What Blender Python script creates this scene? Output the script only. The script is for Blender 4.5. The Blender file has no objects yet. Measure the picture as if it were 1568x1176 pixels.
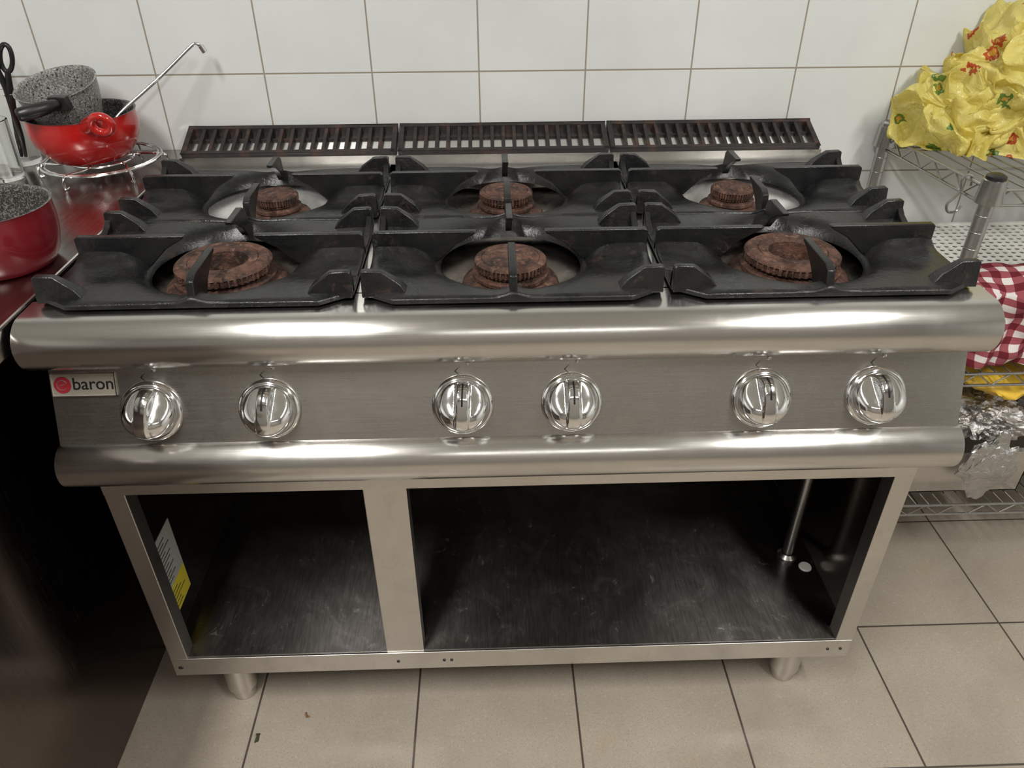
import bpy, bmesh, math, random
from mathutils import Vector, Matrix, noise
random.seed(7)
S=bpy.context.scene
COL=S.collection
# ------------------------------------------------------------------ helpers
def empty(name,loc=(0,0,0)):
    o=bpy.data.objects.new(name,None); o.empty_display_size=.05; o.location=loc; COL.objects.link(o); return o
def finish(o,smooth=True,ang=35,bevel=0,seg=2,uv=None):
    me=o.data
    bm=bmesh.new(); bm.from_mesh(me)
    bmesh.ops.remove_doubles(bm,verts=bm.verts,dist=1e-6)
    bmesh.ops.recalc_face_normals(bm,faces=bm.faces)
    a=math.radians(ang)
    for f in bm.faces: f.smooth=smooth
    for e in bm.edges:
        if len(e.link_faces)==2:
            try: e.smooth = e.calc_face_angle()<a
            except: pass
    bm.to_mesh(me); bm.free()
    if bevel>0:
        m=o.modifiers.new('bevel','BEVEL'); m.width=bevel; m.segments=seg; m.limit_method='ANGLE'; m.angle_limit=math.radians(40); m.harden_normals=False
def obj(name,V,F,mat,parent=None,smooth=True,ang=35,bevel=0,seg=2,recalc=True):
    me=bpy.data.meshes.new(name); me.from_pydata([tuple(v) for v in V],[],F); me.update()
    o=bpy.data.objects.new(name,me); COL.objects.link(o)
    if mat: me.materials.append(mat)
    if parent: o.parent=parent
    if recalc: finish(o,smooth,ang,bevel,seg)
    return o
class G:
    """geometry accumulator"""
    def __init__(s): s.V=[];s.F=[]
    def add(s,V,F):
        n=len(s.V); s.V+= [tuple(v) for v in V]; s.F+=[tuple(i+n for i in f) for f in F]; return s
    def box(s,x0,x1,y0,y1,z0,z1,M=None):
        V=[Vector((x,y,z)) for x in(x0,x1) for y in(y0,y1) for z in(z0,z1)]
        if M: V=[M@v for v in V]
        return s.add(V,[(0,1,3,2),(4,6,7,5),(0,4,5,1),(2,3,7,6),(0,2,6,4),(1,5,7,3)])
    def prism(s,poly,axis,a,b):
        def mk(p,t):
            if axis==0: return (t,p[0],p[1])
            if axis==1: return (p[0],t,p[1])
            return (p[0],p[1],t)
        n=len(poly); V=[mk(p,a) for p in poly]+[mk(p,b) for p in poly]
        F=[tuple(range(n)),tuple(range(2*n-1,n-1,-1))]+[(i,(i+1)%n,n+(i+1)%n,n+i) for i in range(n)]
        return s.add(V,F)
    def lathe(s,prof,seg=48,M=None,close=False,mod=None):
        V=[];F=[];n=len(prof)
        for k in range(seg):
            a=2*math.pi*k/seg
            for (r,z) in prof:
                if mod: r,z=mod(r,z,a)
                v=Vector((r*math.cos(a),r*math.sin(a),z)); V.append(M@v if M else v)
        for k in range(seg):
            for i in range(n-1):
                F.append((k*n+i,((k+1)%seg)*n+i,((k+1)%seg)*n+i+1,k*n+i+1))
        return s.add(V,F)
    def tube(s,P,r,n=8,closed=False,caps=True):
        P=[Vector(p) for p in P]; m=len(P); V=[];F=[]
        rr=r if isinstance(r,(list,tuple)) else [r]*m
        up=None
        for i,p in enumerate(P):
            a=P[(i-1)%m] if (closed or i>0) else p; b=P[(i+1)%m] if (closed or i<m-1) else p
            t=(b-a).normalized()
            if up is None:
                up=Vector((0,0,1)) if abs(t.z)<.9 else Vector((1,0,0))
            up=(up-t*up.dot(t)).normalized(); sd=t.cross(up)
            for k in range(n):
                q=2*math.pi*k/n; V.append(p+(up*math.cos(q)+sd*math.sin(q))*rr[i])
        for i in range(m if closed else m-1):
            j=(i+1)%m
            for k in range(n):
                F.append((i*n+k,i*n+(k+1)%n,j*n+(k+1)%n,j*n+k))
        if caps and not closed:
            F.append(tuple(range(n))); F.append(tuple(range((m-1)*n,m*n)))
        return s.add(V,F)
    def o(s,name,mat,parent=None,**k): return obj(name,s.V,s.F,mat,parent,**k)
def T(x,y,z): return Matrix.Translation((x,y,z))
def catmull(P,n=8,closed=False):
    P=[Vector(p) for p in P]; out=[]; m=len(P)
    rng=m if closed else m-1
    for i in range(rng):
        p0=P[i-1] if (closed or i>0) else P[i]; p1=P[i]; p2=P[(i+1)%m]
        p3=P[(i+2)%m] if (closed or i<m-2) else P[(i+1)%m]
        for k in range(n):
            t=k/n
            out.append(.5*((2*p1)+(p2-p0)*t+(2*p0-5*p1+4*p2-p3)*t*t+(3*p1-p0-3*p2+p3)*t**3))
    if not closed: out.append(P[-1])
    return out
# ------------------------------------------------------------------ materials
class NT:
    def __init__(s,name):
        m=bpy.data.materials.new(name); m.use_nodes=True; s.m=m; s.t=m.node_tree; s.b=s.t.nodes['Principled BSDF']
    def n(s,t,**k):
        x=s.t.nodes.new(t)
        for a,b in k.items():
            if a.startswith('_'): x.inputs[a[1:].replace('_',' ')].default_value=b
            else: setattr(x,a,b)
        return x
    def l(s,a,b): s.t.links.new(a,b)
    def math(s,op,a,b=None,c=None):
        x=s.t.nodes.new('ShaderNodeMath'); x.operation=op
        for i,v in enumerate((a,b,c)):
            if v is None: continue
            if isinstance(v,(int,float)): x.inputs[i].default_value=v
            else: s.l(v,x.inputs[i])
        return x.outputs[0]
    def mix(s,f,a,b):
        x=s.t.nodes.new('ShaderNodeMix'); x.data_type='RGBA'
        for i,v in ((0,f),(6,a),(7,b)):
            if isinstance(v,(int,float)): x.inputs[i].default_value=v
            elif isinstance(v,(tuple,list)): x.inputs[i].default_value=(*v[:3],1)
            else: s.l(v,x.inputs[i])
        return x.outputs[2]
    def pos(s,scale=(1,1,1),kind='pos'):
        if kind=='pos': o=s.n('ShaderNodeNewGeometry').outputs['Position']
        else: o=s.n('ShaderNodeTexCoord').outputs[kind]
        mp=s.n('ShaderNodeMapping'); mp.inputs['Scale'].default_value=scale; s.l(o,mp.inputs[0]); return mp.outputs[0]
    def noise(s,v,scale,detail=4,rough=.5,dist=0):
        x=s.n('ShaderNodeTexNoise'); x.inputs['Scale'].default_value=scale; x.inputs['Detail'].default_value=detail
        x.inputs['Roughness'].default_value=rough; x.inputs['Distortion'].default_value=dist
        s.l(v,x.inputs['Vector']); return x.outputs['Fac']
    def ramp(s,f,a,b,c0=0.,c1=1.):
        x=s.n('ShaderNodeMapRange'); x.inputs[1].default_value=a; x.inputs[2].default_value=b; x.inputs[3].default_value=c0; x.inputs[4].default_value=c1
        s.l(f,x.inputs[0]); return x.outputs[0]
    def bump(s,h,strength=.3,dist=.001):
        x=s.n('ShaderNodeBump'); x.inputs['Strength'].default_value=strength; x.inputs['Distance'].default_value=dist
        s.l(h,x.inputs['Height']); s.l(x.outputs[0],s.b.inputs['Normal'])
    def brushed(s,amount):
        """brushing runs along world X: normals scatter in the YZ plane"""
        c=s.n('ShaderNodeCombineXYZ'); c.inputs[0].default_value=1
        s.l(c.outputs[0],s.b.inputs['Tangent']); s.b.inputs['Anisotropic'].default_value=amount; s.b.inputs['Anisotropic Rotation'].default_value=.25
    def set(s,**k):
        for a,v in k.items():
            i=s.b.inputs[a.replace('_',' ')]
            if isinstance(v,(int,float)): i.default_value=v
            elif isinstance(v,(tuple,list)): i.default_value=(*v[:3],1) if len(v)==3 else v
            else: s.l(v,i)
        return s
def simple(name,col,rough=.5,metal=0,coat=0,var=.08,sc=20,**k):
    m=NT(name); f=m.noise(m.pos(),sc,4)
    a=tuple(max(0,c*(1-var)) for c in col); b=tuple(min(1,c*(1+var)) for c in col)
    m.set(Base_Color=m.mix(f,a,b),Roughness=m.ramp(f,.3,.7,rough*.9,min(1,rough*1.1)),Metallic=metal,Coat_Weight=coat,**k)
    return m.m
def steel(name,col,r0,r1,stretch=(2.5,200,200),smudge=.5,metal=1.,bump=.006,spots=.35,aniso=0,grime=.3):
    m=NT(name)
    br=m.noise(m.pos(stretch),6,2,.5); sm=m.noise(m.pos(),6,5,.65,.6); sp=m.noise(m.pos(),70,3,.7); s2=m.noise(m.pos((1,1,.5)),28,5,.75,1.2)
    r=m.math('ADD',m.math('ADD',m.ramp(br,.3,.7,r0,r1),m.ramp(sm,.45,.75,0,.10*smudge)),m.ramp(s2,.52,.66,0,.06*grime))
    c=m.mix(m.ramp(sm,.4,.75),col,tuple(x*(1-.2*smudge) for x in col))
    c=m.mix(m.ramp(s2,.55,.70,0,.35*grime),c,(.36,.32,.275))
    c=m.mix(m.ramp(sp,.68,.76,0,spots),c,(.40,.36,.31))
    m.set(Base_Color=c,Roughness=r,Metallic=metal); m.bump(br,bump,.0004)
    if aniso: m.brushed(aniso)
    return m.m
M_steel=steel('brushed_stainless',(.64,.625,.60),.18,.21,spots=.4,aniso=.72,smudge=.6,grime=.25)
M_panel=steel('brushed_stainless_panel',(.50,.48,.45),.24,.28,bump=.003,aniso=.6,smudge=.7,grime=.3)
M_frame=steel('stainless_frame',(.68,.655,.62),.28,.32,(20,20,20),bump=.002,smudge=.8,grime=.5)
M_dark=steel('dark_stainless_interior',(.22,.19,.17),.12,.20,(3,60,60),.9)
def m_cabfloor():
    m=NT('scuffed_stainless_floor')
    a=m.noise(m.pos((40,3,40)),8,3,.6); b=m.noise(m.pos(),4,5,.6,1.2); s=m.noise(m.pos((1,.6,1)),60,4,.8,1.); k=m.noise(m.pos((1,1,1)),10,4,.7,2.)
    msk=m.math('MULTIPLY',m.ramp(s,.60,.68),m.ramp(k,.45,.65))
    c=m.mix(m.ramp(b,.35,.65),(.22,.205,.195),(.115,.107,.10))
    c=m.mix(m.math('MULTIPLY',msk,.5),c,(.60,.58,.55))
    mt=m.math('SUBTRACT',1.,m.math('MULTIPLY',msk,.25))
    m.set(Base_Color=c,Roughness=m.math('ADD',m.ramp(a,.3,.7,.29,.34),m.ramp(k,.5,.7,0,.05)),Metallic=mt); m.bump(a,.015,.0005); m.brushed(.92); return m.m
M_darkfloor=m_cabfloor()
M_tray=steel('drip_tray_steel',(.20,.175,.155),.22,.32,(10,10,10),1.,grime=1.)
M_tray_lit=steel('drip_tray_steel_lit_tone',(.92,.91,.89),.26,.30,(10,10,10),.2,.80,grime=.1)  # lighter base colour stands in for bright reflections in the outer rear bowls
M_counter=steel('counter_steel',(.38,.35,.335),.17,.24,(60,3,60),.5)
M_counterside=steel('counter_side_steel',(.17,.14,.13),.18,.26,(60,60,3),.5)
def m_chrome():
    m=NT('chrome'); f=m.noise(m.pos(),90,3); m.set(Base_Color=(.80,.80,.80),Metallic=1,Roughness=m.ramp(f,.4,.7,.07,.13)); return m.m
M_chrome=m_chrome()
def m_wire():
    m=NT('galvanized_wire'); f=m.noise(m.pos(),120,3); m.set(Base_Color=m.mix(f,(.34,.34,.34),(.52,.51,.49)),Metallic=1,Roughness=.3); return m.m
M_wire=m_wire()
def m_iron():
    m=NT('black_cast_iron'); f=m.noise(m.pos(),260,3,.65); g=m.noise(m.pos(),18,5,.65,.5); h=m.noise(m.pos(),34,6,.78,.5); f2=m.noise(m.pos(),70,3,.5)
    c=m.mix(m.ramp(g,.4,.7),(.007,.0073,.0078),(.015,.0145,.0142))
    c=m.mix(m.ramp(h,.57,.70,0,.65),c,(.060,.031,.020))
    m.set(Base_Color=c,Roughness=m.math('ADD',m.ramp(g,.3,.7,.22,.42),m.ramp(h,.57,.7,0,.2)),Specular_IOR_Level=.52)
    m.bump(m.math('ADD',f,m.math('MULTIPLY',f2,1.8)),.42,.0011); return m.m
M_iron=m_iron()
def m_vent():
    m=NT('rusty_vent_iron'); h=m.noise(m.pos(),26,5,.7); f=m.noise(m.pos(),200,3)
    c=m.mix(m.ramp(h,.50,.68,0,.9),(.012,.010,.010),(.085,.036,.022))
    m.set(Base_Color=c,Roughness=.52); m.bump(f,.3,.001); return m.m
M_vent=m_vent()
def m_rust():
    m=NT('rusted_burner_iron'); f=m.noise(m.pos(),34,7,.75,.4); g=m.noise(m.pos(),230,4,.7); h=m.noise(m.pos(),90,4,.7)
    c=m.mix(m.ramp(f,.40,.62),(.032,.017,.013),(.155,.070,.046)); c=m.mix(m.ramp(h,.54,.69,0,.75),c,(.29,.165,.115)); c=m.mix(m.ramp(g,.58,.72,0,.7),c,(.020,.013,.011))
    m.set(Base_Color=c,Roughness=.68,Metallic=.05); m.bump(m.math('ADD',f,g),1.,.0026); return m.m
M_rust=m_rust()
M_black=simple('black_plastic',(.012,.012,.012),.35)
M_void=simple('black_interior',(.004,.004,.004),.8)
def grid_mask(m,u,v,su,sv,u0,v0,w):
    def ax(c,s,o):
        f=m.math('FRACT',m.math('DIVIDE',m.math('SUBTRACT',c,o),s))
        return m.math('MULTIPLY',m.math('SUBTRACT',.5,m.math('ABSOLUTE',m.math('SUBTRACT',f,.5))),s)
    d=m.math('MINIMUM',ax(u,su,u0),ax(v,sv,v0))
    return m.ramp(d,w*.35,w*.65)
def m_wall(axis):
    m=NT('white_wall_tile_'+'xyz'[axis]); g=m.n('ShaderNodeSeparateXYZ'); m.l(m.n('ShaderNodeNewGeometry').outputs['Position'],g.inputs[0])
    u=g.outputs[1 if axis==0 else 0]; v=g.outputs[2]
    k=grid_mask(m,u,v,.2,.2,-.643-4,.989-4,.0028)
    n=m.noise(m.pos(),1.7,3); nn=m.noise(m.pos(),5,4,.6)
    tile=m.mix(m.ramp(nn,.35,.7),(.755,.78,.77),(.70,.715,.70))
    m.set(Base_Color=m.mix(k,(.32,.28,.22),tile),Roughness=m.ramp(k,0,1,.8,.16))
    h=m.math('ADD',m.math('MULTIPLY',k,.0008),m.math('MULTIPLY',n,.012)); 
    b=m.n('ShaderNodeBump'); b.inputs['Strength'].default_value=.6; b.inputs['Distance'].default_value=1.; m.l(h,b.inputs['Height']); m.l(b.outputs[0],m.b.inputs['Normal'])
    return m.m
def m_floor():
    m=NT('beige_floor_tile'); g=m.n('ShaderNodeSeparateXYZ'); m.l(m.n('ShaderNodeNewGeometry').outputs['Position'],g.inputs[0])
    k=grid_mask(m,g.outputs[0],g.outputs[1],.2985,.298,-.183-2.985,.205-2.98,.0038)
    n=m.noise(m.pos(),330,2,.6); n2=m.noise(m.pos(),6,4); n3=m.noise(m.pos(),150,2); st=m.noise(m.pos(),9,3,.5)
    c=m.mix(m.ramp(n2,.3,.7),(.365,.312,.252),(.425,.370,.303)); c=m.mix(m.ramp(n,.54,.68,0,.42),c,(.19,.15,.12)); c=m.mix(m.ramp(n3,.6,.7,0,.3),c,(.55,.50,.43))
    c=m.mix(m.ramp(st,.66,.78,0,.3),c,(.42,.29,.13))
    dirt=m.noise(m.pos(),3.5,6,.7,.8); c=m.mix(m.ramp(dirt,.5,.75,0,.35),c,(.24,.20,.165))
    m.set(Base_Color=m.mix(k,(.07,.056,.045),c),Roughness=m.ramp(n2,.3,.7,.28,.42)); m.bump(k,.5,.001)
    return m.m
M_wall=m_wall(1); M_wallx=m_wall(0); M_floor=m_floor()
M_ceil=simple('ceiling_paint',(.72,.71,.68),.8)
M_wallfar=simple('far_wall_paint',(.27,.25,.225),.7)
def m_speck(name,base,spk,scale=260):
    m=NT(name); n=m.noise(m.pos(),scale,2,.6); c=m.mix(m.ramp(n,.5,.58),base,spk); c=m.mix(m.ramp(m.noise(m.pos(),scale*.6,2),.6,.66),c,(.02,.02,.02))
    m.set(Base_Color=c,Roughness=.4); return m.m
M_granite=m_speck('granite_coating',(.17,.165,.16),(.42,.41,.39),420)
M_granite_d=m_speck('dark_granite_coating',(.045,.042,.04),(.22,.21,.20),420)
M_red=simple('red_enamel',(.44,.012,.010),.22,coat=.6,var=.05)
M_dred=simple('dark_red_enamel',(.17,.008,.014),.3,coat=.4,var=.05)
def m_glass():
    m=NT('clear_glass'); m.set(Base_Color=(.97,.98,.97),Roughness=.02,IOR=1.45,Transmission_Weight=1.); 
    f=m.noise(m.pos(),8); m.set(Roughness=m.ramp(f,.3,.8,.0,.04)); return m.m
M_glass=m_glass()
# ------------------------------------------------------------------ room
WY=.7134
def room():
    g=G().box(-2.2,2.6,-3.2,WY+.1,-.08,0); g.o('floor',M_floor,smooth=False)
    G().box(-2.2,2.6,WY,WY+.1,0,2.7).o('wall_back',M_wall,smooth=False)
    G().box(-2.3,-2.2,-3.2,WY+.1,0,2.7).o('wall_left',M_wallx,smooth=False)
    G().box(2.6,2.7,-3.2,WY+.1,0,2.7).o('wall_right',M_wallx,smooth=False)
    G().box(-2.3,2.7,-3.3,-3.2,0,2.7).o('wall_front',M_wallfar,smooth=False)
    G().box(-2.3,2.7,-3.3,WY+.1,2.7,2.78).o('ceiling',M_ceil,smooth=False)
room()
# ------------------------------------------------------------------ gas range
R=empty('gas_range')
ZT=.852
def arc(cy,cz,r,a0,a1,n=16): return [(cy+r*math.cos(math.radians(a0+(a1-a0)*i/n)),cz+r*math.sin(math.radians(a0+(a1-a0)*i/n))) for i in range(n+1)]
up=arc(.036,ZT-.036,.036,90,262,36)
PB=(.003,.672); PT=(.041,.772)     # control panel bottom / top (y,z)
lo=arc(.0105,.6425,.0335,104,270,36)
G().prism([(.075,ZT)]+up+[(.042,.773),(.075,.773)],0,-.6075,.6075).o('front_top_rail',M_steel,R,ang=25,bevel=.0012)
G().prism([(.042,.775),(PB[0],PB[1]-.002),(.075,PB[1]-.002),(.075,.775)],0,-.6,.6).o('control_panel',M_panel,R,bevel=.0006)
G().prism([(PB[0]+.002,.6752)]+lo+[(.075,.609),(.075,.6752)],0,-.6025,.6025).o('front_lower_rail',M_steel,R,ang=25,bevel=.001)
g=G()
g.box(-.6,.6,.0745,.085,.79,ZT)
g.box(-.6,-.585,.08,.60,.79,ZT); g.box(.585,.6,.08,.60,.79,ZT)
for x in (-.197,.197): g.box(x-.013,x+.013,.08,.60,.79,ZT)
g.box(-.6,.6,.548,.628,.79,ZT)
g.o('worktop_frame',M_steel,R,smooth=False,bevel=.001)
def dish(idx,x0,x1,y0,y1,cx,cy,mat,rise):
    N=36; V=[];F=[]
    for j in range(N+1):
        for i in range(N+1):
            x=x0+(x1-x0)*i/N; y=y0+(y1-y0)*j/N; r=math.hypot((x-cx)/1.1,y-cy)
            t=max(0,min(1,(r-.045)/.075)); z=.797+rise*(t*t*(3-2*t)); V.append((x,y,z))
    for j in range(N):
        for i in range(N): a=j*(N+1)+i; F.append((a,a+1,a+N+2,a+N+1))
    o=obj('drip_tray_%d'%idx,V,F,mat,R,recalc=False)
    for p in o.data.polygons: p.use_smooth=True
n_=1
for x0,x1,cx in((-.586,-.2095,-.397),(-.1845,.1845,0),(.2095,.586,.397)):
    dish(n_,x0,x1,.084,.31,cx,.19,M_tray,.026); dish(n_+1,x0,x1,.31,.549,cx,.447,M_tray_lit if cx else M_tray,.042 if cx else .026); n_+=2
g=G().box(-.599,.599,.075,.70,.60,.796); g.o('burner_box',M_frame,R,smooth=False)
G().prism([(.622,ZT-.05),(.622,.862),(.705,.885),(.705,.6),(.66,.6)],0,-.6,.6).o('rear_riser',M_steel,R,smooth=False)
# cabinet
C0,C1=.05,.66
g=G()
g.box(-.6,-.57,C0,C0+.03,.12,.60); g.box(.57,.6,C0,C0+.03,.12,.60)
g.box(-.2245,-.1595,C0+.002,C0+.03,.1655,.548)
g.box(-.6,.6,C0-.001,C0+.03,.121,.1650); g.box(-.6,.6,C0-.001,C0+.03,.5465,.60)
g.o('cabinet_frame',M_frame,R,smooth=False,bevel=.0012)
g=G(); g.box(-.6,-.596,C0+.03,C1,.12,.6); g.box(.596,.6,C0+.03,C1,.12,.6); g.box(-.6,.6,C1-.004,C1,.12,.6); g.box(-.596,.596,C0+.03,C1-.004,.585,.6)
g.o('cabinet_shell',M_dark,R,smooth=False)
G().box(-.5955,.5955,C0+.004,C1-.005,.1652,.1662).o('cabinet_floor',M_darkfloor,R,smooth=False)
g=G(); g.tube([(.548,.25,.1665),(.548,.25,.584)],.0105,16); g.lathe([(.019,.0),(.019,.006),(.012,.012)],24,T(.548,.25,.1665))
g.o('gas_pipe',M_wire,R)
G().lathe([(0,.0025),(.011,.0025),(.0125,.0)],28,T(.575,.221,.1663)).o('drain_cap',simple('white_plastic',(.75,.74,.70),.5),R)
Lw=simple('label_paper',(.42,.42,.40),.6); Ly=simple('label_yellow',(.70,.56,.04),.6); Lk=simple('label_ink',(.05,.05,.05),.6)
G().box(-.5958,-.5951,.098,.180,.210,.377).o('rating_label',Lw,R,smooth=False)
G().box(-.5951,-.5948,.099,.179,.211,.268).o('rating_label_yellow',Ly,R,smooth=False)
g=G()
for i in range(11):
    z=.362-i*.0085; g.box(-.5951,-.5948,.106,.106+random.uniform(.03,.066),z,z+.0022)
for i in range(5): g.box(-.5948,-.5945,.106,.106+random.uniform(.03,.066),.255-i*.009,.257-i*.009)
g.o('rating_label_text',Lk,R,smooth=False)
for i,(x,y) in enumerate([(-.515,.10),(.522,.105),(-.515,.61),(.522,.61)]):
    G().lathe([(0,0),(.021,0),(.023,.004),(.0235,.025),(.0275,.027),(.0275,.09),(.030,.095),(.030,.121),(0,.121)],32,T(x,y,0)).o('foot_%d'%(i+1),M_frame,R,ang=30)
g=G()
for x in (-.588,-.206,-.125,-.112,.56,.583,-.585):
    g.lathe([(0,.0015),(.0025,.0012),(.003,0)],12,T(x,C0-.001,.143)@Matrix.Rotation(math.radians(90),4,'X'))
g.o('rail_screws',M_black,R)
# ---- nameplate
dy,dz=PT[0]-PB[0],PT[1]-PB[1]
pu=Vector((0,dy,dz)).normalized(); pn=Vector((0,-dz,dy)).normalized()
def panelM(x,z,off=0):
    y=PB[0]+(z-PB[1])*dy/dz
    M=Matrix.Identity(4)
    for i,v in enumerate((Vector((1,0,0)),pu,pn)):
        for j in range(3): M[j][i]=v[j]
    M.translation=Vector((x,y,z))+pn*off
    return M
PM=panelM(-.5565,.7525)
g=G(); g.box(-.0415,.0415,-.0158,.0158,-.001,.0022,PM); g.o('nameplate',simple('nameplate_champagne',(.53,.49,.41),.4,.7),R,smooth=False,bevel=.001)
g=G()
for a in((-.0415,.0415,.0144,.0158),(-.0415,.0415,-.0158,-.0144),(-.0415,-.0401,-.0158,.0158),(.0401,.0415,-.0158,.0158)): g.box(*a,.002,.0032,PM)
g.o('nameplate_border',M_chrome,R,smooth=False)
G().lathe([(0,.0034),(.0105,.0034),(.0113,.002)],32,PM@T(-.0265,.0,0)).o('nameplate_logo_disc',simple('logo_red',(.30,.02,.03),.3),R)
g=G(); g.tube([PM@Vector((-.0265+.0065*math.cos(a),.0065*math.sin(a),.0036)) for a in [math.radians(20+i*20) for i in range(16)]],.0007,6)
g.tube([PM@Vector((-.0225,.0015,.0036)),PM@Vector((-.0305,-.0010,.0036))],.0007,6)
g.o('nameplate_logo_letter',simple('logo_grey',(.22,.10,.10),.4),R)
def text(body,size,M,mat,name,ext=.0003):
    cu=bpy.data.curves.new(name,'FONT'); cu.body=body; cu.size=size; cu.extrude=ext; cu.align_x='LEFT'; cu.align_y='CENTER'; cu.offset=.0002
    t=bpy.data.objects.new(name,cu); COL.objects.link(t); t.matrix_world=M
    bpy.context.view_layer.update()
    dg=bpy.context.evaluated_depsgraph_get(); me=bpy.data.meshes.new_from_object(t.evaluated_get(dg))
    o=bpy.data.objects.new(name,me); COL.objects.link(o); o.matrix_world=M; bpy.data.objects.remove(t); me.materials.clear(); me.materials.append(mat); o.parent=R
    return o
text('baron',.0225,PM@T(-.0142,.0005,.0023),M_black,'nameplate_lettering')
# ---- knobs
def knob(idx,x,rot):
    K=panelM(x,.7175)
    g=G(); g.lathe([(.0405,0),(.0405,.003),(.0388,.006),(.0362,.0072),(.0348,.0066),(.0343,.0085),(.032,.0095),(0,.0095)],64,K)
    g.o('knob_%d_bezel'%idx,M_chrome,R,ang=40)
    KR=K@Matrix.Rotation(math.radians(rot),4,'Z')
    RB=.0338; NR=32; NA=128; V=[];F=[]
    def ss(a,b,t):
        t=max(0,min(1,(t-a)/(b-a))); return t*t*(3-2*t)
    def h(u,v):
        r=math.hypot(u,v)/RB
        dome=math.sqrt(max(0,1-r**3))
        bar=1-ss(.0070,.0100,abs(u))
        side=.007+.020*ss(.030,-.016,v)
        return .0095+ ((bar*.030+(1-bar)*side)*dome**.8)
    V.append(KR@Vector((0,0,h(0,0))))
    for i in range(1,NR+1):
        r=RB*(1-(1-i/NR)**1.35)
        for k in range(NA):
            a=2*math.pi*k/NA; u,v=r*math.cos(a),r*math.sin(a); V.append(KR@Vector((u,v,h(u,v))))
    for k in range(NA): F.append((0,1+k,1+(k+1)%NA))
    for i in range(NR-1):
        for k in range(NA):
            F.append((1+i*NA+k,1+(i+1)*NA+k,1+(i+1)*NA+(k+1)%NA,1+i*NA+(k+1)%NA))
    obj('knob_%d_grip'%idx,V,F,M_chrome,R,ang=80)
    P=[KR@Vector((0,v,h(0,v)+.0001)) for v in [.0325-.0015*i for i in range(18)]]
    G().tube(P,.0013,6).o('knob_%d_pointer'%idx,M_black,R)
    D=K@T(-.002,.0450,.0004); s=.0070
    P=[D@Vector(p) for p in((-s,0,0),(0,s,0),(s,0,0),(0,-s,0))]
    G().tube(P,.0009,5,closed=True).o('knob_%d_mark'%idx,M_black,R)
    G().lathe([(0,.003),(.002,.0025),(.003,0)],14,K@T(.008,.0545,0)).o('knob_%d_rivet'%idx,M_chrome,R)
for i,(x,r) in enumerate([(-.474,-8),(-.321,-4),(-.0685,-3),(.0750,0),(.3275,2),(.481,6)]): knob(i+1,x,r)
# ---- burners
def burner(idx,x,y,rc,ring=False,z=.852):
    def teeth(r,zz,a):
        if abs(r-rc)<.002 and zz<z-.004: r-=.0028*(1 if math.sin(a*48)>0 else 0)
        return r,zz
    g=G(); M=T(x,y,0)
    if ring:
        g.lathe([(rc*.50,z-.03),(rc*.50,z-.002),(rc*.53,z),(rc*.70,z+.0006),(rc*.715,z-.001),(rc*.73,z+.0006),(rc*.93,z),(rc-.0005,z-.0035),(rc,z-.0045),(rc,z-.013),(rc-.006,z-.015),(rc*.9,z-.017)],216,M,mod=teeth)
    else:
        g.lathe([(0,z+.001),(rc*.55,z+.001),(rc*.6,z-.001),(rc*.78,z-.0004),(rc*.80,z-.0018),(rc*.82,z-.0004),(rc*.92,z-.001),(rc-.0005,z-.0035),(rc,z-.0045),(rc,z-.013),(rc-.006,z-.015),(rc*.9,z-.017)],216,M,mod=teeth)
    g.o('burner_%d_cap'%idx,M_rust,R,ang=30)
    w=rc+.017
    g=G(); g.lathe([(rc*.5 if ring else 0,z-.03),(rc*.62,z-.016),(rc*.86,z-.0195),(rc+.001,z-.0195),(rc+.003,z-.0215),(rc+.003,z-.026),(rc-.001,z-.0275),(rc+.006,z-.030),(w-.002,z-.034),(w,z-.037),(w+.002,z-.044),(w-.004,z-.051),(w-.01,.795)],72,M)
    if ring: g.lathe([(rc*.5,z-.03),(rc*.3,z-.05),(0,z-.05)],48,M)
    g.o('burner_%d_body'%idx,M_rust,R,ang=35)
burner(1,-.402,.193,.067,True); burner(2,.000,.187,.051); burner(3,.402,.193,.067,True)
burner(4,-.386,.450,.036,z=.855); burner(5,.0,.448,.045,z=.855); burner(6,.386,.450,.036,z=.855)
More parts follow.
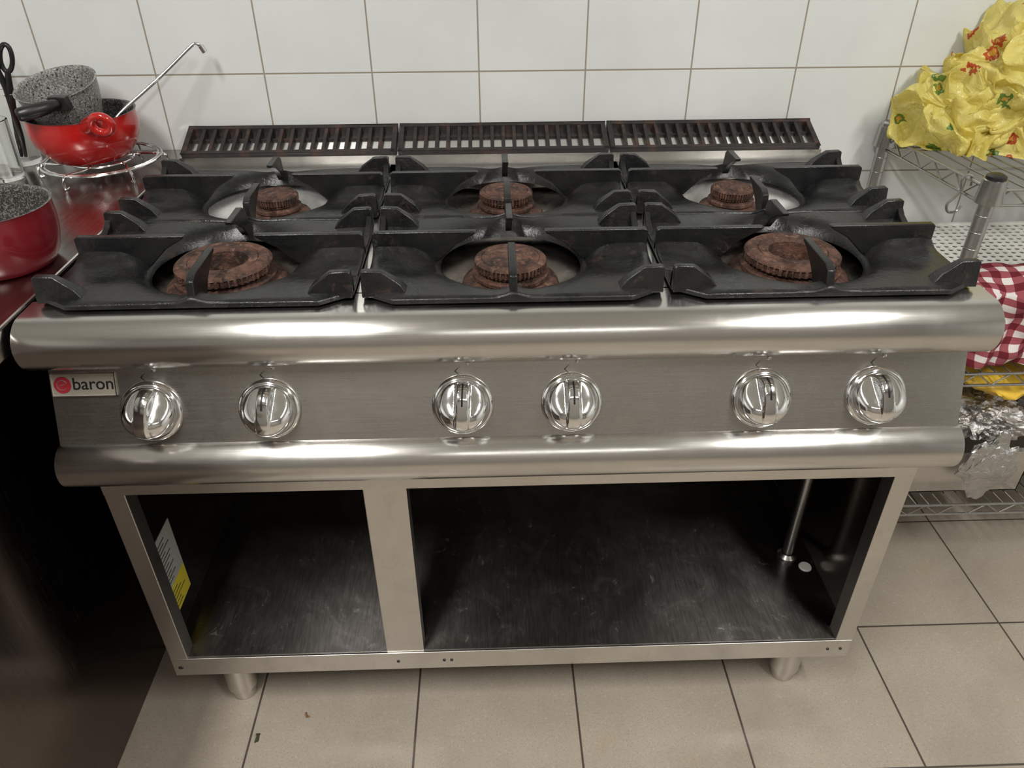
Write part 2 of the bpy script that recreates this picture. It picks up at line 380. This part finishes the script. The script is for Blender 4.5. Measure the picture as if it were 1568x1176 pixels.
# ---- pan supports (grates)
def grate(name,cx,cy,y0,y1,hw,r0):
    g=G(); NA=144; NR=14
    z0=.864; chx,chy=.040,.026
    def zf(x,y):
        u,v=x-cx,y-cy; r=math.hypot(u,v)
        k=max(0,r-r0)
        z=z0-.012*math.exp(-k/.012)
        z+=.010*math.exp(-(v/.013)**2)*min(1,k/.03)
        z+=.006*math.exp(-(u/.014)**2)*min(1,k/.01)
        z-=.007*math.exp(-(((abs(u)-.135)/.03)**2+((abs(v)-.05)/.03)**2))
        return z
    D1=y1-cy; D0=cy-y0
    def outer(a):
        c,s=math.cos(a),math.sin(a); D=D1 if s>0 else D0; t=1e9
        if abs(c)>1e-9: t=min(t,hw/abs(c))
        if abs(s)>1e-9: t=min(t,D/abs(s))
        den=chy*abs(c)+chx*abs(s)
        t=min(t,(chy*hw+chx*(D-chy))/den)
        return t*c,t*s
    A=[2*math.pi*i/NA for i in range(NA)]
    for D in(D1,-D0):
        for sx in(-1,1):
            A.append(math.atan2(D-math.copysign(chy,D),sx*hw)%(2*math.pi)); A.append(math.atan2(D,sx*(hw-chx))%(2*math.pi))
    A=sorted(A); n=len(A); V=[];F=[]
    rings=[]
    def ring(f):
        b=len(V)
        for a in A: V.append(f(a))
        rings.append(b)
    ring(lambda a:(cx+(r0-.009)*math.cos(a),cy+(r0-.009)*math.sin(a),z0-.024))
    ring(lambda a:(cx+(r0-.006)*math.cos(a),cy+(r0-.006)*math.sin(a),z0-.018))
    for i in range(NR+1):
        t=(i/NR)**1.3
        def f(a):
            ox,oy=outer(a); ix,iy=r0*math.cos(a),r0*math.sin(a); x=cx+ix+(ox-ix)*t; y=cy+iy+(oy-iy)*t
            z=zf(x,y)
            if i==NR: z-=.003
            return (x,y,z)
        ring(f)
    ring(lambda a:(cx+outer(a)[0],cy+outer(a)[1],.8555))
    for i in range(len(rings)-1):
        for k in range(n):
            F.append((rings[i]+k,rings[i]+(k+1)%n,rings[i+1]+(k+1)%n,rings[i+1]+k))
    g.add(V,F)
    zt=.891; th=.0050
    for sgn in(-1,1):
        P=[(cx+sgn*.046,zt),(cx+sgn*.05,zt+.001),(cx+sgn*(hw-.004),zt+.001),(cx+sgn*hw,zt-.002),(cx+sgn*hw,.858),(cx+sgn*(r0+.008),.852),(cx+sgn*(r0-.006),.848),(cx+sgn*.075,.873),(cx+sgn*.05,.887)]
        g.prism(P,1,cy-th,cy+th)
    for sgn in(-1,1):
        L=D0 if sgn<0 else D1
        P=[(cy+sgn*.042,zt+.001),(cy+sgn*(L-.022),zt+.001),(cy+sgn*(L-.010),zt-.005),(cy+sgn*(L-.005),zt-.024),(cy+sgn*(L-.004),.857),(cy+sgn*min(L-.012,r0-.004),.847),(cy+sgn*min(L-.02,.085),.866),(cy+sgn*.06,.882),(cy+sgn*.044,.887)]
        g.prism(P,0,cx-th,cx+th)
    for sx in(-1,1):
        for sy in(-1,1):
            ye=y0 if sy<0 else y1
            yc=ye-sy*.026
            X=lambda d: cx+sx*(hw-d)
            P=[(X(0),.857),(X(0),zt-.002),(X(.004),zt),(X(.026),zt-.001),(X(.048),.874),(X(.060),.858)]
            n=len(P); w0=.011; 
            Vv=[]
            for side in(-1,1):
                for (x,z) in P:
                    t=(z-.857)/(zt-.857); Vv.append((x,yc+side*(w0*(1-t)+.0045*t),z))
            Ff=[tuple(range(n)),tuple(range(2*n-1,n-1,-1))]+[(i,(i+1)%n,n+(i+1)%n,n+i) for i in range(n)]
            g.add(Vv,Ff)
            g.prism([(yc,.857),(yc,zt-.006),(yc-sy*.016,.872),(yc-sy*.045,.862),(yc-sy*.045,.857)],0,X(.0),X(.009))
    return g.o(name,M_iron,R,ang=40,bevel=.0016,seg=2)
k=1
for cx,hw in((-.397,.195),(0,.190),(.397,.195)):
    grate('pan_support_%d'%k,cx,.187,.043,.3085,hw,.107); k+=1
    grate('pan_support_%d'%k,cx,.436,.3115,.549,hw,.105); k+=1
# ---- flue vents
def vent(idx,x0,x1):
    a=math.atan2(.029,.076); L=math.hypot(.029,.076)
    M=T(0,.624,.866)@Matrix.Rotation(a,4,'X')
    g=G()
    g.box(x0,x1,0,.009,-.014,.004,M); g.box(x0,x1,L-.008,L,-.012,.004,M)
    g.box(x0,x0+.009,0,L,-.014,.004,M); g.box(x1-.009,x1,0,L,-.014,.004,M)
    n=18; w=(x1-x0-.018)/n
    for i in range(1,n): 
        x=x0+.009+i*w; g.box(x-.0034,x+.0034,.005,L-.004,-.012,.0030,M)
    g.box(x0+.004,x1-.004,L*.60,L*.65,-.010,-.004,M)
    g.o('flue_vent_%d'%idx,M_vent,R,smooth=False,bevel=.001)
    G().box(x0+.005,x1-.005,.004,L-.003,-.024,-.020,M).o('flue_vent_%d_cavity'%idx,M_void,R,smooth=False)
vent(1,-.598,-.2015); vent(2,-.197,.1975); vent(3,.2015,.597)
# ------------------------------------------------------------------ left counter
K=empty('kitchen_counter')
G().box(-1.6,-.613,-1.0,WY-.001,.815,ZT).o('countertop',M_counter,K,smooth=False,bevel=.003)
G().box(-1.6,-.70,-.98,WY-.002,.0,.8145).o('counter_body',M_counterside,K,smooth=False,bevel=.002)
# ------------------------------------------------------------------ trivet
def trivet():
    g=G(); cx,cy=-.724,.588; z=ZT+.022
    for r in(.100,.094,.052,.026):
        g.tube([(cx+r*math.cos(a),cy+r*math.sin(a),z) for a in [2*math.pi*i/48 for i in range(48)]],.0022,8,closed=True)
    for k in range(6):
        a=2*math.pi*k/6+.3; c,s=math.cos(a),math.sin(a)
        P=catmull([(cx+.026*c,cy+.026*s,z),(cx+.06*c-.012*s,cy+.06*s+.012*c,z+.000),(cx+.094*c,cy+.094*s,z),(cx+.106*c,cy+.106*s,z-.004),(cx+.108*c,cy+.108*s,ZT+.003),(cx+.100*c,cy+.100*s,ZT+.003)],6)
        g.tube(P,.0022,8)
    g.o('trivet',M_chrome)
trivet()
# ------------------------------------------------------------------ pans
def pan(name,cx,cy,z,rb,rt,h,mo,mi,tilt=None,belly=1.):
    E=empty(name)
    M=T(cx,cy,z)
    if tilt: M=M@Matrix.Rotation(tilt[0],4,'X')@Matrix.Rotation(tilt[1],4,'Y')
    def rad(t): return rb+(rt-rb)*t+ .010*belly*math.sin(math.pi*min(1,t*1.05))
    outp=[(0,0),(rb-.012,0),(rb-.004,.003)]+[(rad(t/10),.006+(h-.006)*t/10) for t in range(1,11)]
    G().lathe(outp+[(rt+.0015,h+.001)],64,M).o('body',mo,E,ang=50)
    inn=[(rt+.0015,h+.001),(rt-.002,h+.0005)]+[(rad(t/10)-.0025,.006+(h-.006)*t/10) for t in range(10,0,-1)]+[(rb-.012,.004),(0,.004)]
    G().lathe(inn,64,M).o('lining',mi,E,ang=50)
    return E,M
E,M=pan('saucepan',-.742,.595,ZT+.0245,.068,.090,.078,M_red,M_granite_d)
g=G(); g.tube(catmull([(-.698,.520,.949),(-.684,.508,.957),(-.674,.499,.961)],6),[.0125]*13,14)
g.tube([(-.659+.016*math.cos(a),.489-.003*math.sin(a),.960+.014*math.sin(a)) for a in [2*math.pi*i/24 for i in range(24)]],.0068,10,closed=True)
g.o('helper_handle',M_red,E,ang=60)
E,M=pan('speckled_pot',-.762,.612,.924,.046,.067,.080,M_granite,M_granite,(math.radians(14),math.radians(-4)),.3)
g=G(); g.tube(catmull([(-.740,.533,.984),(-.752,.515,.982),(-.770,.500,.979),(-.790,.489,.976)],6),[.006,.007,.008,.009,.0095,.010,.0105,.011,.011,.0115,.0115,.0115,.0115,.0115,.0115,.011,.011,.010,.007],14)
g.box(-.756,-.726,.531,.549,.972,.994)
g.o('handle',M_black,E,ang=60,bevel=.002)
E,M=pan('frying_pot',-.698,.19,ZT,.068,.080,.084,M_dred,M_granite_d,None,.5)
g=G(); g.tube([(-.778,.19,.925),(-.84,.17,.935),(-.92,.15,.945)],[.009,.011,.012],14); g.o('handle',M_black,E)
# ladle
g=G()
P=catmull([(-.676,.575,.945),(-.660,.588,.960),(-.60,.63,1.005),(-.551,.66,1.045),(-.541,.665,1.0505),(-.533,.668,1.046),(-.530,.669,1.038)],8)
g.tube(P,.0032,10)
g.tube([(-.533,.668,1.047),(-.528,.669,1.036)],.0055,10)
g.lathe([(.0105,0),(.010,-.008),(.007,-.014),(0,-.017)],28,T(-.681,.572,.943)@Matrix.Rotation(.4,4,'Y'))
g.o('ladle',M_chrome,ang=50)
def tumbler(x,y,r,h):
    G().lathe([(0,0),(r*.86,0),(r*.9,.003),(r,h),(r-.0018,h+.001),(r*.9-.002,.009),(0,.008)],40,T(x,y,ZT+.0005)).o('drinking_glass',M_glass,ang=50)
tumbler(-.880,.552,.030,.100); tumbler(-.892,.640,.031,.125)
g=G()
def loop(cx,cy,cz,a,b,rot):
    return [(cx+ (a*math.cos(t)*math.cos(rot)-b*math.sin(t)*math.sin(rot)),cy,cz+(a*math.cos(t)*math.sin(rot)+b*math.sin(t)*math.cos(rot))) for t in [2*math.pi*i/24 for i in range(24)]]
g.tube(loop(-.888,.636,1.045,.011,.027,.25),.0042,8,closed=True)
g.tube(loop(-.862,.640,1.035,.010,.023,-.3),.0042,8,closed=True)
g.tube([(-.882,.636,1.018),(-.880,.64,.985),(-.885,.64,.90),(-.889,.64,.866)],[.005,.006,.005,.003],8)
g.tube([(-.868,.64,1.012),(-.874,.64,.985),(-.892,.642,.90),(-.899,.644,.866)],[.005,.006,.005,.003],8)
g.o('kitchen_scissors',M_black,ang=60)
# ------------------------------------------------------------------ wire shelf rack
W=empty('wire_shelf_rack')
fx,fy=.786,.375; bx,by=.752,.688
Lx=.80
posts=[(fx,fy),(bx,by),(fx+Lx,fy),(bx+Lx,by)]
def inner(u,v,z):
    return (fx+(bx-fx)*v+Lx*u, fy+(by-fy)*v, z)
for i,(x,y) in enumerate(posts):
    g=G(); g.lathe([(0,0),(.016,0),(.017,.006),(.0125,.012),(.0125,.885),(.0118,.888),(0,.889)],28,T(x,y,0)); g.o('post_%d'%(i+1),M_wire,W,ang=40)
    g=G()
    for k in range(26): g.lathe([(.0125,0),(.0130,.0006),(.0130,.0014),(.0125,.002)],24,T(x,y,.10+k*.029))
    for zz in(.868,.51,.175): g.lathe([(.0135,-.022),(.0215,-.020),(.0185,.018),(.0135,.020)],28,T(x,y,zz))
    g.o('collars_%d'%(i+1),M_wire,W,ang=40)
    G().lathe([(0,.006),(.010,.006),(.0155,.003),(.0160,-.004),(.0128,-.005)],24,T(x,y,.889)).o('post_cap_%d'%(i+1),M_black if i!=1 else M_wire,W)
def shelf(z,idx,n=30):
    g=G(); r=.0028
    for zz in(z,z-.026):
        for a,b in(((0,0),(1,0)),((0,1),(1,1)),((0,0),(0,1)),((1,0),(1,1))):
            g.tube([inner(*a,zz),inner(*b,zz)],r,8)
    for v in(0,1):
        P=[]; m=24
        for i in range(m+1): P.append(inner(i/m,v,z if i%2 else z-.026))
        g.tube(P,.0018,6)
    for u in(0,1):
        P=[]; m=10
        for i in range(m+1): P.append(inner(u,i/m,z if i%2 else z-.026))
        g.tube(P,.0018,6)
    for i in range(1,n): g.tube([inner(i/n,0,z+.003),inner(i/n,1,z+.003)],.0016,6)
    for v in(.33,.67): g.tube([inner(0,v,z),inner(1,v,z)],.0026,6)
    g.o('shelf_%d'%idx,M_wire,W)
shelf(.868,1); shelf(.51,2); shelf(.175,3)
hx=fx+(bx-fx)*.18; hy=fy+(by-fy)*.18
P=catmull([(hx+.006,hy,.856),(hx+.004,hy,.871),(hx-.006,hy,.875),(hx-.012,hy,.866),(hx-.008,hy,.85),(hx-.016,hy-.0,.835),(hx-.026,hy-.002,.825),(hx-.022,hy-.004,.812),(hx-.008,hy-.004,.812),(hx-.002,hy-.004,.822)],6)
G().tube(P,.0022,8).o('s_hook',M_wire)
# ------------------------------------------------------------------ yellow printed plastic tablecloth, crumpled
def m_yellow():
    m=NT('yellow_printed_plastic'); v=m.n('ShaderNodeTexVoronoi'); v.inputs['Scale'].default_value=24; p=m.pos((1,1,1)); 
    w=m.noise(p,90,2); 
    m.l(p,v.inputs['Vector'])
    dd=m.math('ADD',v.outputs['Distance'],m.math('MULTIPLY',m.math('SUBTRACT',w,.5),.6))
    col=m.n('ShaderNodeSeparateColor'); m.l(v.outputs['Color'],col.inputs[0]); r=col.outputs[0]
    spot=m.math('LESS_THAN',dd,.26); core=m.math('LESS_THAN',dd,.12)
    use=m.math('GREATER_THAN',r,.45); isg=m.math('GREATER_THAN',r,.76)
    sc=m.mix(isg,(.62,.12,.04),(.18,.30,.06)); sc=m.mix(core,sc,(.80,.45,.08))
    n=m.noise(p,9,4); base=m.mix(n,(.86,.74,.16),(.94,.86,.34))
    c=m.mix(m.math('MULTIPLY',spot,use),base,sc)
    m.set(Base_Color=c,Roughness=.2,Coat_Weight=.3)
    b=m.noise(p,34,4,.6,1.4); m.bump(b,.6,.008)
    tr=m.n('ShaderNodeBsdfTranslucent'); m.l(c,tr.inputs[0]); mx=m.n('ShaderNodeMixShader'); mx.inputs[0].default_value=.38
    out=[x for x in m.t.nodes if x.type=='OUTPUT_MATERIAL'][0]
    m.l(m.b.outputs[0],mx.inputs[1]); m.l(tr.outputs[0],mx.inputs[2]); m.l(mx.outputs[0],out.inputs[0])
    return m.m
M_yel=m_yellow()
def ridged(p,oct=4):
    s=0;a=1;f=1
    for i in range(oct):
        s+=a*(1-abs(noise.noise(p*f)*2)); a*=.5; f*=2.1
    return s/1.9
def crumple(g,c,rad,sub=5,amp=.35,freq=9,seed=0,zmin=None,ymax=None,oct=4):
    bm=bmesh.new(); bmesh.ops.create_icosphere(bm,subdivisions=sub,radius=1)
    V=[]
    for v in bm.verts:
        n=v.co.normalized(); p=Vector((n.x*rad[0],n.y*rad[1],n.z*rad[2]))
        q=(p*freq)+Vector((seed*3.1,seed*1.7,seed))
        w=Vector((noise.noise(q),noise.noise(q+Vector((9,2,3))),noise.noise(q+Vector((1,8,5)))))
        k=1+amp*(ridged(q+w*1.2,oct)-.62)*1.6
        p=p*k+w*.015
        p=p+Vector(c)
        if zmin is not None and p.z<zmin: p.z=zmin+ (p.z-zmin)*.02
        if ymax is not None and p.y>ymax: p.y=ymax+(p.y-ymax)*.02
        V.append(p)
    F=[[v.index for v in f.verts] for f in bm.faces]; bm.free(); g.add(V,F)
def billow(g,c,nrm,R0,seed,amp=.03,nf=7):
    """a billowing bunch of film: disc gathered near its centre, radiating pleats, rim curling back"""
    az=Vector(nrm).normalized(); ax=az.orthogonal().normalized(); ay=az.cross(ax)
    NA=220;NR=40;V=[];F=[]
    for i in range(NR+1):
        t=i/NR
        for j in range(NA):
            a=2*math.pi*j/NA
            ca,sa=math.cos(a),math.sin(a)
            q=Vector((ca*1.2+seed*2.3,sa*1.2,t*.9))
            ph=a*nf+4.5*noise.noise(q)+seed+2.*noise.noise(q*2.7)*t
            fold=1-abs(math.sin(ph*.5))*2
            fold=fold*(.75+.6*noise.noise(q*2))+.3*math.sin(ph*1.7+t*3)
            ang=t*2.35
            prof_r=math.sin(min(ang,1.9))*(1+.55*noise.noise(q*1.3))
            prof_z=math.cos(ang)*.55
            rr=R0*prof_r*(1+.12*fold*t)
            dim=-.30*math.exp(-(t/.14)**2)
            P0=Vector((ca*t*1.7,sa*t*1.7,seed*1.9))
            n3=Vector((noise.noise(P0*2+Vector((1,seed,2))),noise.noise(P0*2+Vector((4,seed,7))),noise.noise(P0*2+Vector((9,seed,3)))))
            cr=(ridged(P0*2.0+n3,2)-.6)
            p=Vector(c)+ax*(rr*ca)+ay*(rr*sa)+az*(R0*(prof_z+dim)+amp*(fold*.8)*min(1,t*2.2)+.022*cr)+n3*.030*min(1,t*2+.3)
            if p.y>.704: p.y=.704+(p.y-.704)*.02
            if p.x<.782 and p.y>.655: p.y=.655+(p.y-.655)*.02
            if p.z<.8745 : p.z=.8745+(p.z-.8745)*.02
            V.append(p)
    for i in range(NR):
        for j in range(NA): F.append((i*NA+j,i*NA+(j+1)%NA,(i+1)*NA+(j+1)%NA,(i+1)*NA+j))
    g.add(V,F)
g=G()
crumple(g,(.90,.64,.94),(.10,.05,.055),5,.3,11,1,.8745,.704)
crumple(g,(.98,.65,1.01),(.09,.05,.065),5,.3,12,2,.8745,.704)
crumple(g,(1.09,.64,.96),(.13,.06,.075),5,.3,11,4,.8745,.704)
billow(g,(.815,.605,.930),(-.5,-.6,.5),.090,1,.022,7)
billow(g,(.885,.575,.925),(-.1,-.9,.4),.090,2.3,.022,8)
billow(g,(.875,.610,1.000),(-.5,-.5,.8),.090,3.1,.022,7)
billow(g,(.965,.580,.955),(.1,-.9,.5),.100,4.4,.024,8)
billow(g,(.950,.605,1.045),(-.3,-.5,.8),.095,5.2,.024,7)
billow(g,(1.045,.590,1.020),(.2,-.7,.6),.105,6.7,.024,8)
billow(g,(1.080,.580,.940),(.3,-.8,.3),.100,7.9,.024,8)
billow(g,(1.020,.620,1.090),(.0,-.4,.9),.075,9.1,.020,6)
g.o('crumpled_plastic_tablecloth',M_yel,ang=60)
# ------------------------------------------------------------------ perforated white crate
def tray():
    g=G(); x0,x1,y0,y1,z=.80,1.38,.486,.690,.680; p=.0165; hs=.0052
    nx=int((x1-x0)/p); ny=int((y1-y0)/p)
    for i in range(nx):
        for j in range(ny):
            a,b=x0+i*p,y0+j*p; c0,c1=a+p/2,b+p/2
            O=[(a,b),(c0,b),(a+p,b),(a+p,c1),(a+p,b+p),(c0,b+p),(a,b+p),(a,c1)]
            I=[(c0+hs*math.cos(t),c1+hs*math.sin(t)) for t in [math.radians(225+45*k) for k in range(8)]]
            V=[(x,y,z) for x,y in O]+[(x,y,z) for x,y in I]+[(x,y,z-.002) for x,y in I]
            F=[(k,(k+1)%8,8+(k+1)%8,8+k) for k in range(8)]+[(8+k,8+(k+1)%8,16+(k+1)%8,16+k) for k in range(8)]
            g.add(V,F)
    X1=x0+nx*p; Y1=y0+ny*p
    for b in((x0-.006,x0,y0-.006,Y1+.006),(X1,X1+.006,y0-.006,Y1+.006)): g.box(*b,.516,z+.004)
    for b in((x0,X1,y0-.006,y0),(x0,X1,Y1,Y1+.006)): g.box(*b,.516,z+.004)
    g.box(x0,X1,y0,Y1,.516,.52)
    g.o('perforated_crate',simple('white_crate_plastic',(.74,.74,.71),.4),smooth=False)
    # near-black open boxes inside the crate, under the perforated top
    g=G()
    for i in range(3):
        for j in range(2):
            a=x0+.006+i*.188; b=.521+j*.065
            g.box(a,a+.18,y0+.006,Y1-.006,b,b+.003); g.box(a,a+.004,y0+.006,Y1-.006,b,b+.06); g.box(a+.176,a+.18,y0+.006,Y1-.006,b,b+.06)
            g.box(a,a+.18,y0+.006,y0+.010,b,b+.06); g.box(a,a+.18,Y1-.010,Y1-.006,b,b+.06)
    g.o('dark_crate_boxes',simple('near_black_box',(.02,.02,.02),.6),smooth=False)
tray()
def m_check():
    m=NT('red_gingham_cloth'); uv=m.n('ShaderNodeTexCoord').outputs['UV']; s=m.n('ShaderNodeSeparateXYZ'); m.l(uv,s.inputs[0])
    a=m.math('LESS_THAN',m.math('FRACT',m.math('MULTIPLY',s.outputs[0],1.)),.5); b=m.math('LESS_THAN',m.math('FRACT',m.math('MULTIPLY',s.outputs[1],1.)),.5)
    k=m.math('MULTIPLY',m.math('ADD',a,b),.5)
    r=m.n('ShaderNodeValToRGB'); e=r.color_ramp.elements; e[0].position=0; e[0].color=(.70,.66,.64,1); e[1].position=1; e[1].color=(.13,.006,.016,1)
    x=e.new(.5); x.color=(.30,.07,.085,1); m.l(k,r.inputs[0])
    m.set(Base_Color=r.outputs[0],Roughness=.9); n=m.noise(m.pos(),500,2); m.bump(n,.2,.0006); return m.m
def cloth():
    NX,NY=90,70; V=[];F=[];UV=[]
    for j in range(NY+1):
        for i in range(NX+1):
            u=i/NX; v=j/NY
            x=.822+u*.46; L=v*.27
            fold=(.012*math.sin(u*20+1.5*math.sin(v*5))+.008*math.sin(u*47+v*9))*min(1,v*2)+.012*noise.noise(Vector((u*6,v*6,2)))
            if L<.085:
                t=L/.085; y=.476-t*.077; z=.688-.020*t*t+.008*noise.noise(Vector((u*9,v*9,5)))
            else:
                y=.399-.012-fold*.9; z=.668-(L-.085)*.80 +.006*math.sin(u*15)*v
            if z<.517: z=.517+(z-.517)*.1
            V.append((x+.006*noise.noise(Vector((u*8,v*8,9))),y,z)); UV.append((u*.46/.034+.5*noise.noise(Vector((u*3,v*3,0))),L/.034+v*.6*math.sin(u*6)+.3*math.sin(u*20)*v))
    for j in range(NY):
        for i in range(NX): a=j*(NX+1)+i; F.append((a,a+1,a+NX+2,a+NX+1))
    me=bpy.data.meshes.new('checked_dish_cloth'); me.from_pydata(V,[],F); l=me.uv_layers.new(name='UVMap')
    for lp in me.loops: l.data[lp.index].uv=UV[lp.vertex_index]
    for p in me.polygons: p.use_smooth=True
    me.materials.append(m_check()); o=bpy.data.objects.new('checked_dish_cloth',me); COL.objects.link(o)
    s=o.modifiers.new('sol','SOLIDIFY'); s.thickness=.002
cloth()
# ------------------------------------------------------------------ lower shelf goods
def gn(name,cx,cy,z0,w,dp,h):
    E=empty(name)
    g=G(); t=.002; x0,x1,y0,y1=cx-w/2,cx+w/2,cy-dp/2,cy+dp/2
    g.box(x0,x1,y0,y1,z0,z0+t); g.box(x0,x0+t,y0,y1,z0,z0+h); g.box(x1-t,x1,y0,y1,z0,z0+h); g.box(x0,x1,y0,y0+t,z0,z0+h); g.box(x0,x1,y1-t,y1,z0,z0+h)
    g.o('body',M_frame,E,smooth=False)
    g=G(); e=.014
    g.box(x0-e,x1+e,y0-e,y0,z0+h,z0+h+.002); g.box(x0-e,x1+e,y1,y1+e,z0+h,z0+h+.002); g.box(x0-e,x0,y0,y1,z0+h,z0+h+.002); g.box(x1,x1+e,y0,y1,z0+h,z0+h+.002)
    g.o('rim',M_frame,E,smooth=False,bevel=.0008)
gn('steel_food_container',.970,.53,.182,.26,.24,.115)
gn('steel_food_container',1.275,.53,.182,.26,.24,.115)
M_foil=NT('aluminium_foil'); ff=M_foil.noise(M_foil.pos(),70,4,.7,1.2); M_foil.set(Base_Color=(.55,.54,.53),Metallic=1,Roughness=.36); M_foil.bump(ff,.8,.004); M_foil=M_foil.m
g=G(); crumple(g,(.99,.46,.362),(.092,.07,.052),5,.45,13,7,.299); crumple(g,(1.10,.50,.35),(.08,.08,.045),5,.4,12,11,.299)
crumple(g,(.975,.365,.285),(.055,.014,.075),4,.4,14,12)
g.o('crumpled_foil',M_foil,ang=25)
M_org=simple('orange_wrapper',(.80,.28,.02),.35,var=.3,sc=40); M_yw=simple('yellow_wrapper',(.80,.50,.05),.35,var=.3,sc=40)
g=G(); crumple(g,(.975,.47,.455),(.085,.09,.024),4,.2,14,15); g.o('snack_packet',M_yw,ang=60)
g=G(); crumple(g,(1.14,.47,.453),(.055,.09,.024),4,.2,14,18); g.o('snack_packet',M_org,ang=60)
g=G(); crumple(g,(.410,WY-.001,.931),(.003,.0012,.004),2,.3,90,1); g.o('sauce_speck',simple('sauce',(.5,.2,.03),.4))
g=G(); crumple(g,(-.463,-.003,.002),(.006,.010,.002),2,.5,90,3); g.o('dried_leaf',simple('leaf',(.05,.05,.02),.6))
g=G(); crumple(g,(-.385,.043,.0012),(.004,.004,.001),2,.5,90,5); crumple(g,(-.375,.055,.001),(.003,.002,.001),2,.5,90,6);g.o('food_crumb',simple('crumb',(.25,.12,.03),.6))
# ------------------------------------------------------------------ lights
def fixture(x,y,rot,power,sx=.16,sy=1.2):
    E=empty('ceiling_light'); E.location=(x,y,0); 
    g=G(); g.box(-sx/2-.03,sx/2+.03,-sy/2-.03,sy/2+.03,2.63,2.6995); o=g.o('housing',simple('fixture_white',(.8,.8,.8),.5),E,smooth=False)
    L=bpy.data.lights.new('tube_light','AREA'); L.shape='RECTANGLE'; L.size=sx; L.size_y=sy; L.energy=power; L.color=(1,.98,.94)
    lo=bpy.data.objects.new('tube_light',L); COL.objects.link(lo); lo.parent=E; lo.location=(0,0,2.625)
    E.rotation_euler=(0,0,rot)
fixture(-.75,-1.15,0,43); fixture(1.25,-1.15,0,43); fixture(.3,-2.6,math.pi/2,9)
w=bpy.data.worlds.new('world'); S.world=w; w.use_nodes=True; w.node_tree.nodes['Background'].inputs[0].default_value=(.9,.92,1,1); w.node_tree.nodes['Background'].inputs[1].default_value=.05
# ------------------------------------------------------------------ camera
def cam():
    x,y,z,yaw,pitch,roll,f=[-0.02622,-0.80033,1.30087,0.02775,0.5926,-0.00534,1166.96881]
    F=Vector((math.sin(yaw)*math.cos(pitch),math.cos(yaw)*math.cos(pitch),-math.sin(pitch)))
    Rr=Vector((math.cos(yaw),-math.sin(yaw),0)); U=Rr.cross(F)
    R2=Rr*math.cos(roll)+U*math.sin(roll); U2=-Rr*math.sin(roll)+U*math.cos(roll)
    M=Matrix.Identity(4)
    for i,v in enumerate((R2,U2,-F)):
        for j in range(3): M[j][i]=v[j]
    M.translation=(x,y,z)
    c=bpy.data.cameras.new('camera'); c.sensor_width=36; c.lens=36*f/1568; c.clip_start=.02
    o=bpy.data.objects.new('camera',c); COL.objects.link(o); o.matrix_world=M; S.camera=o
cam()
S.view_settings.view_transform='Standard'
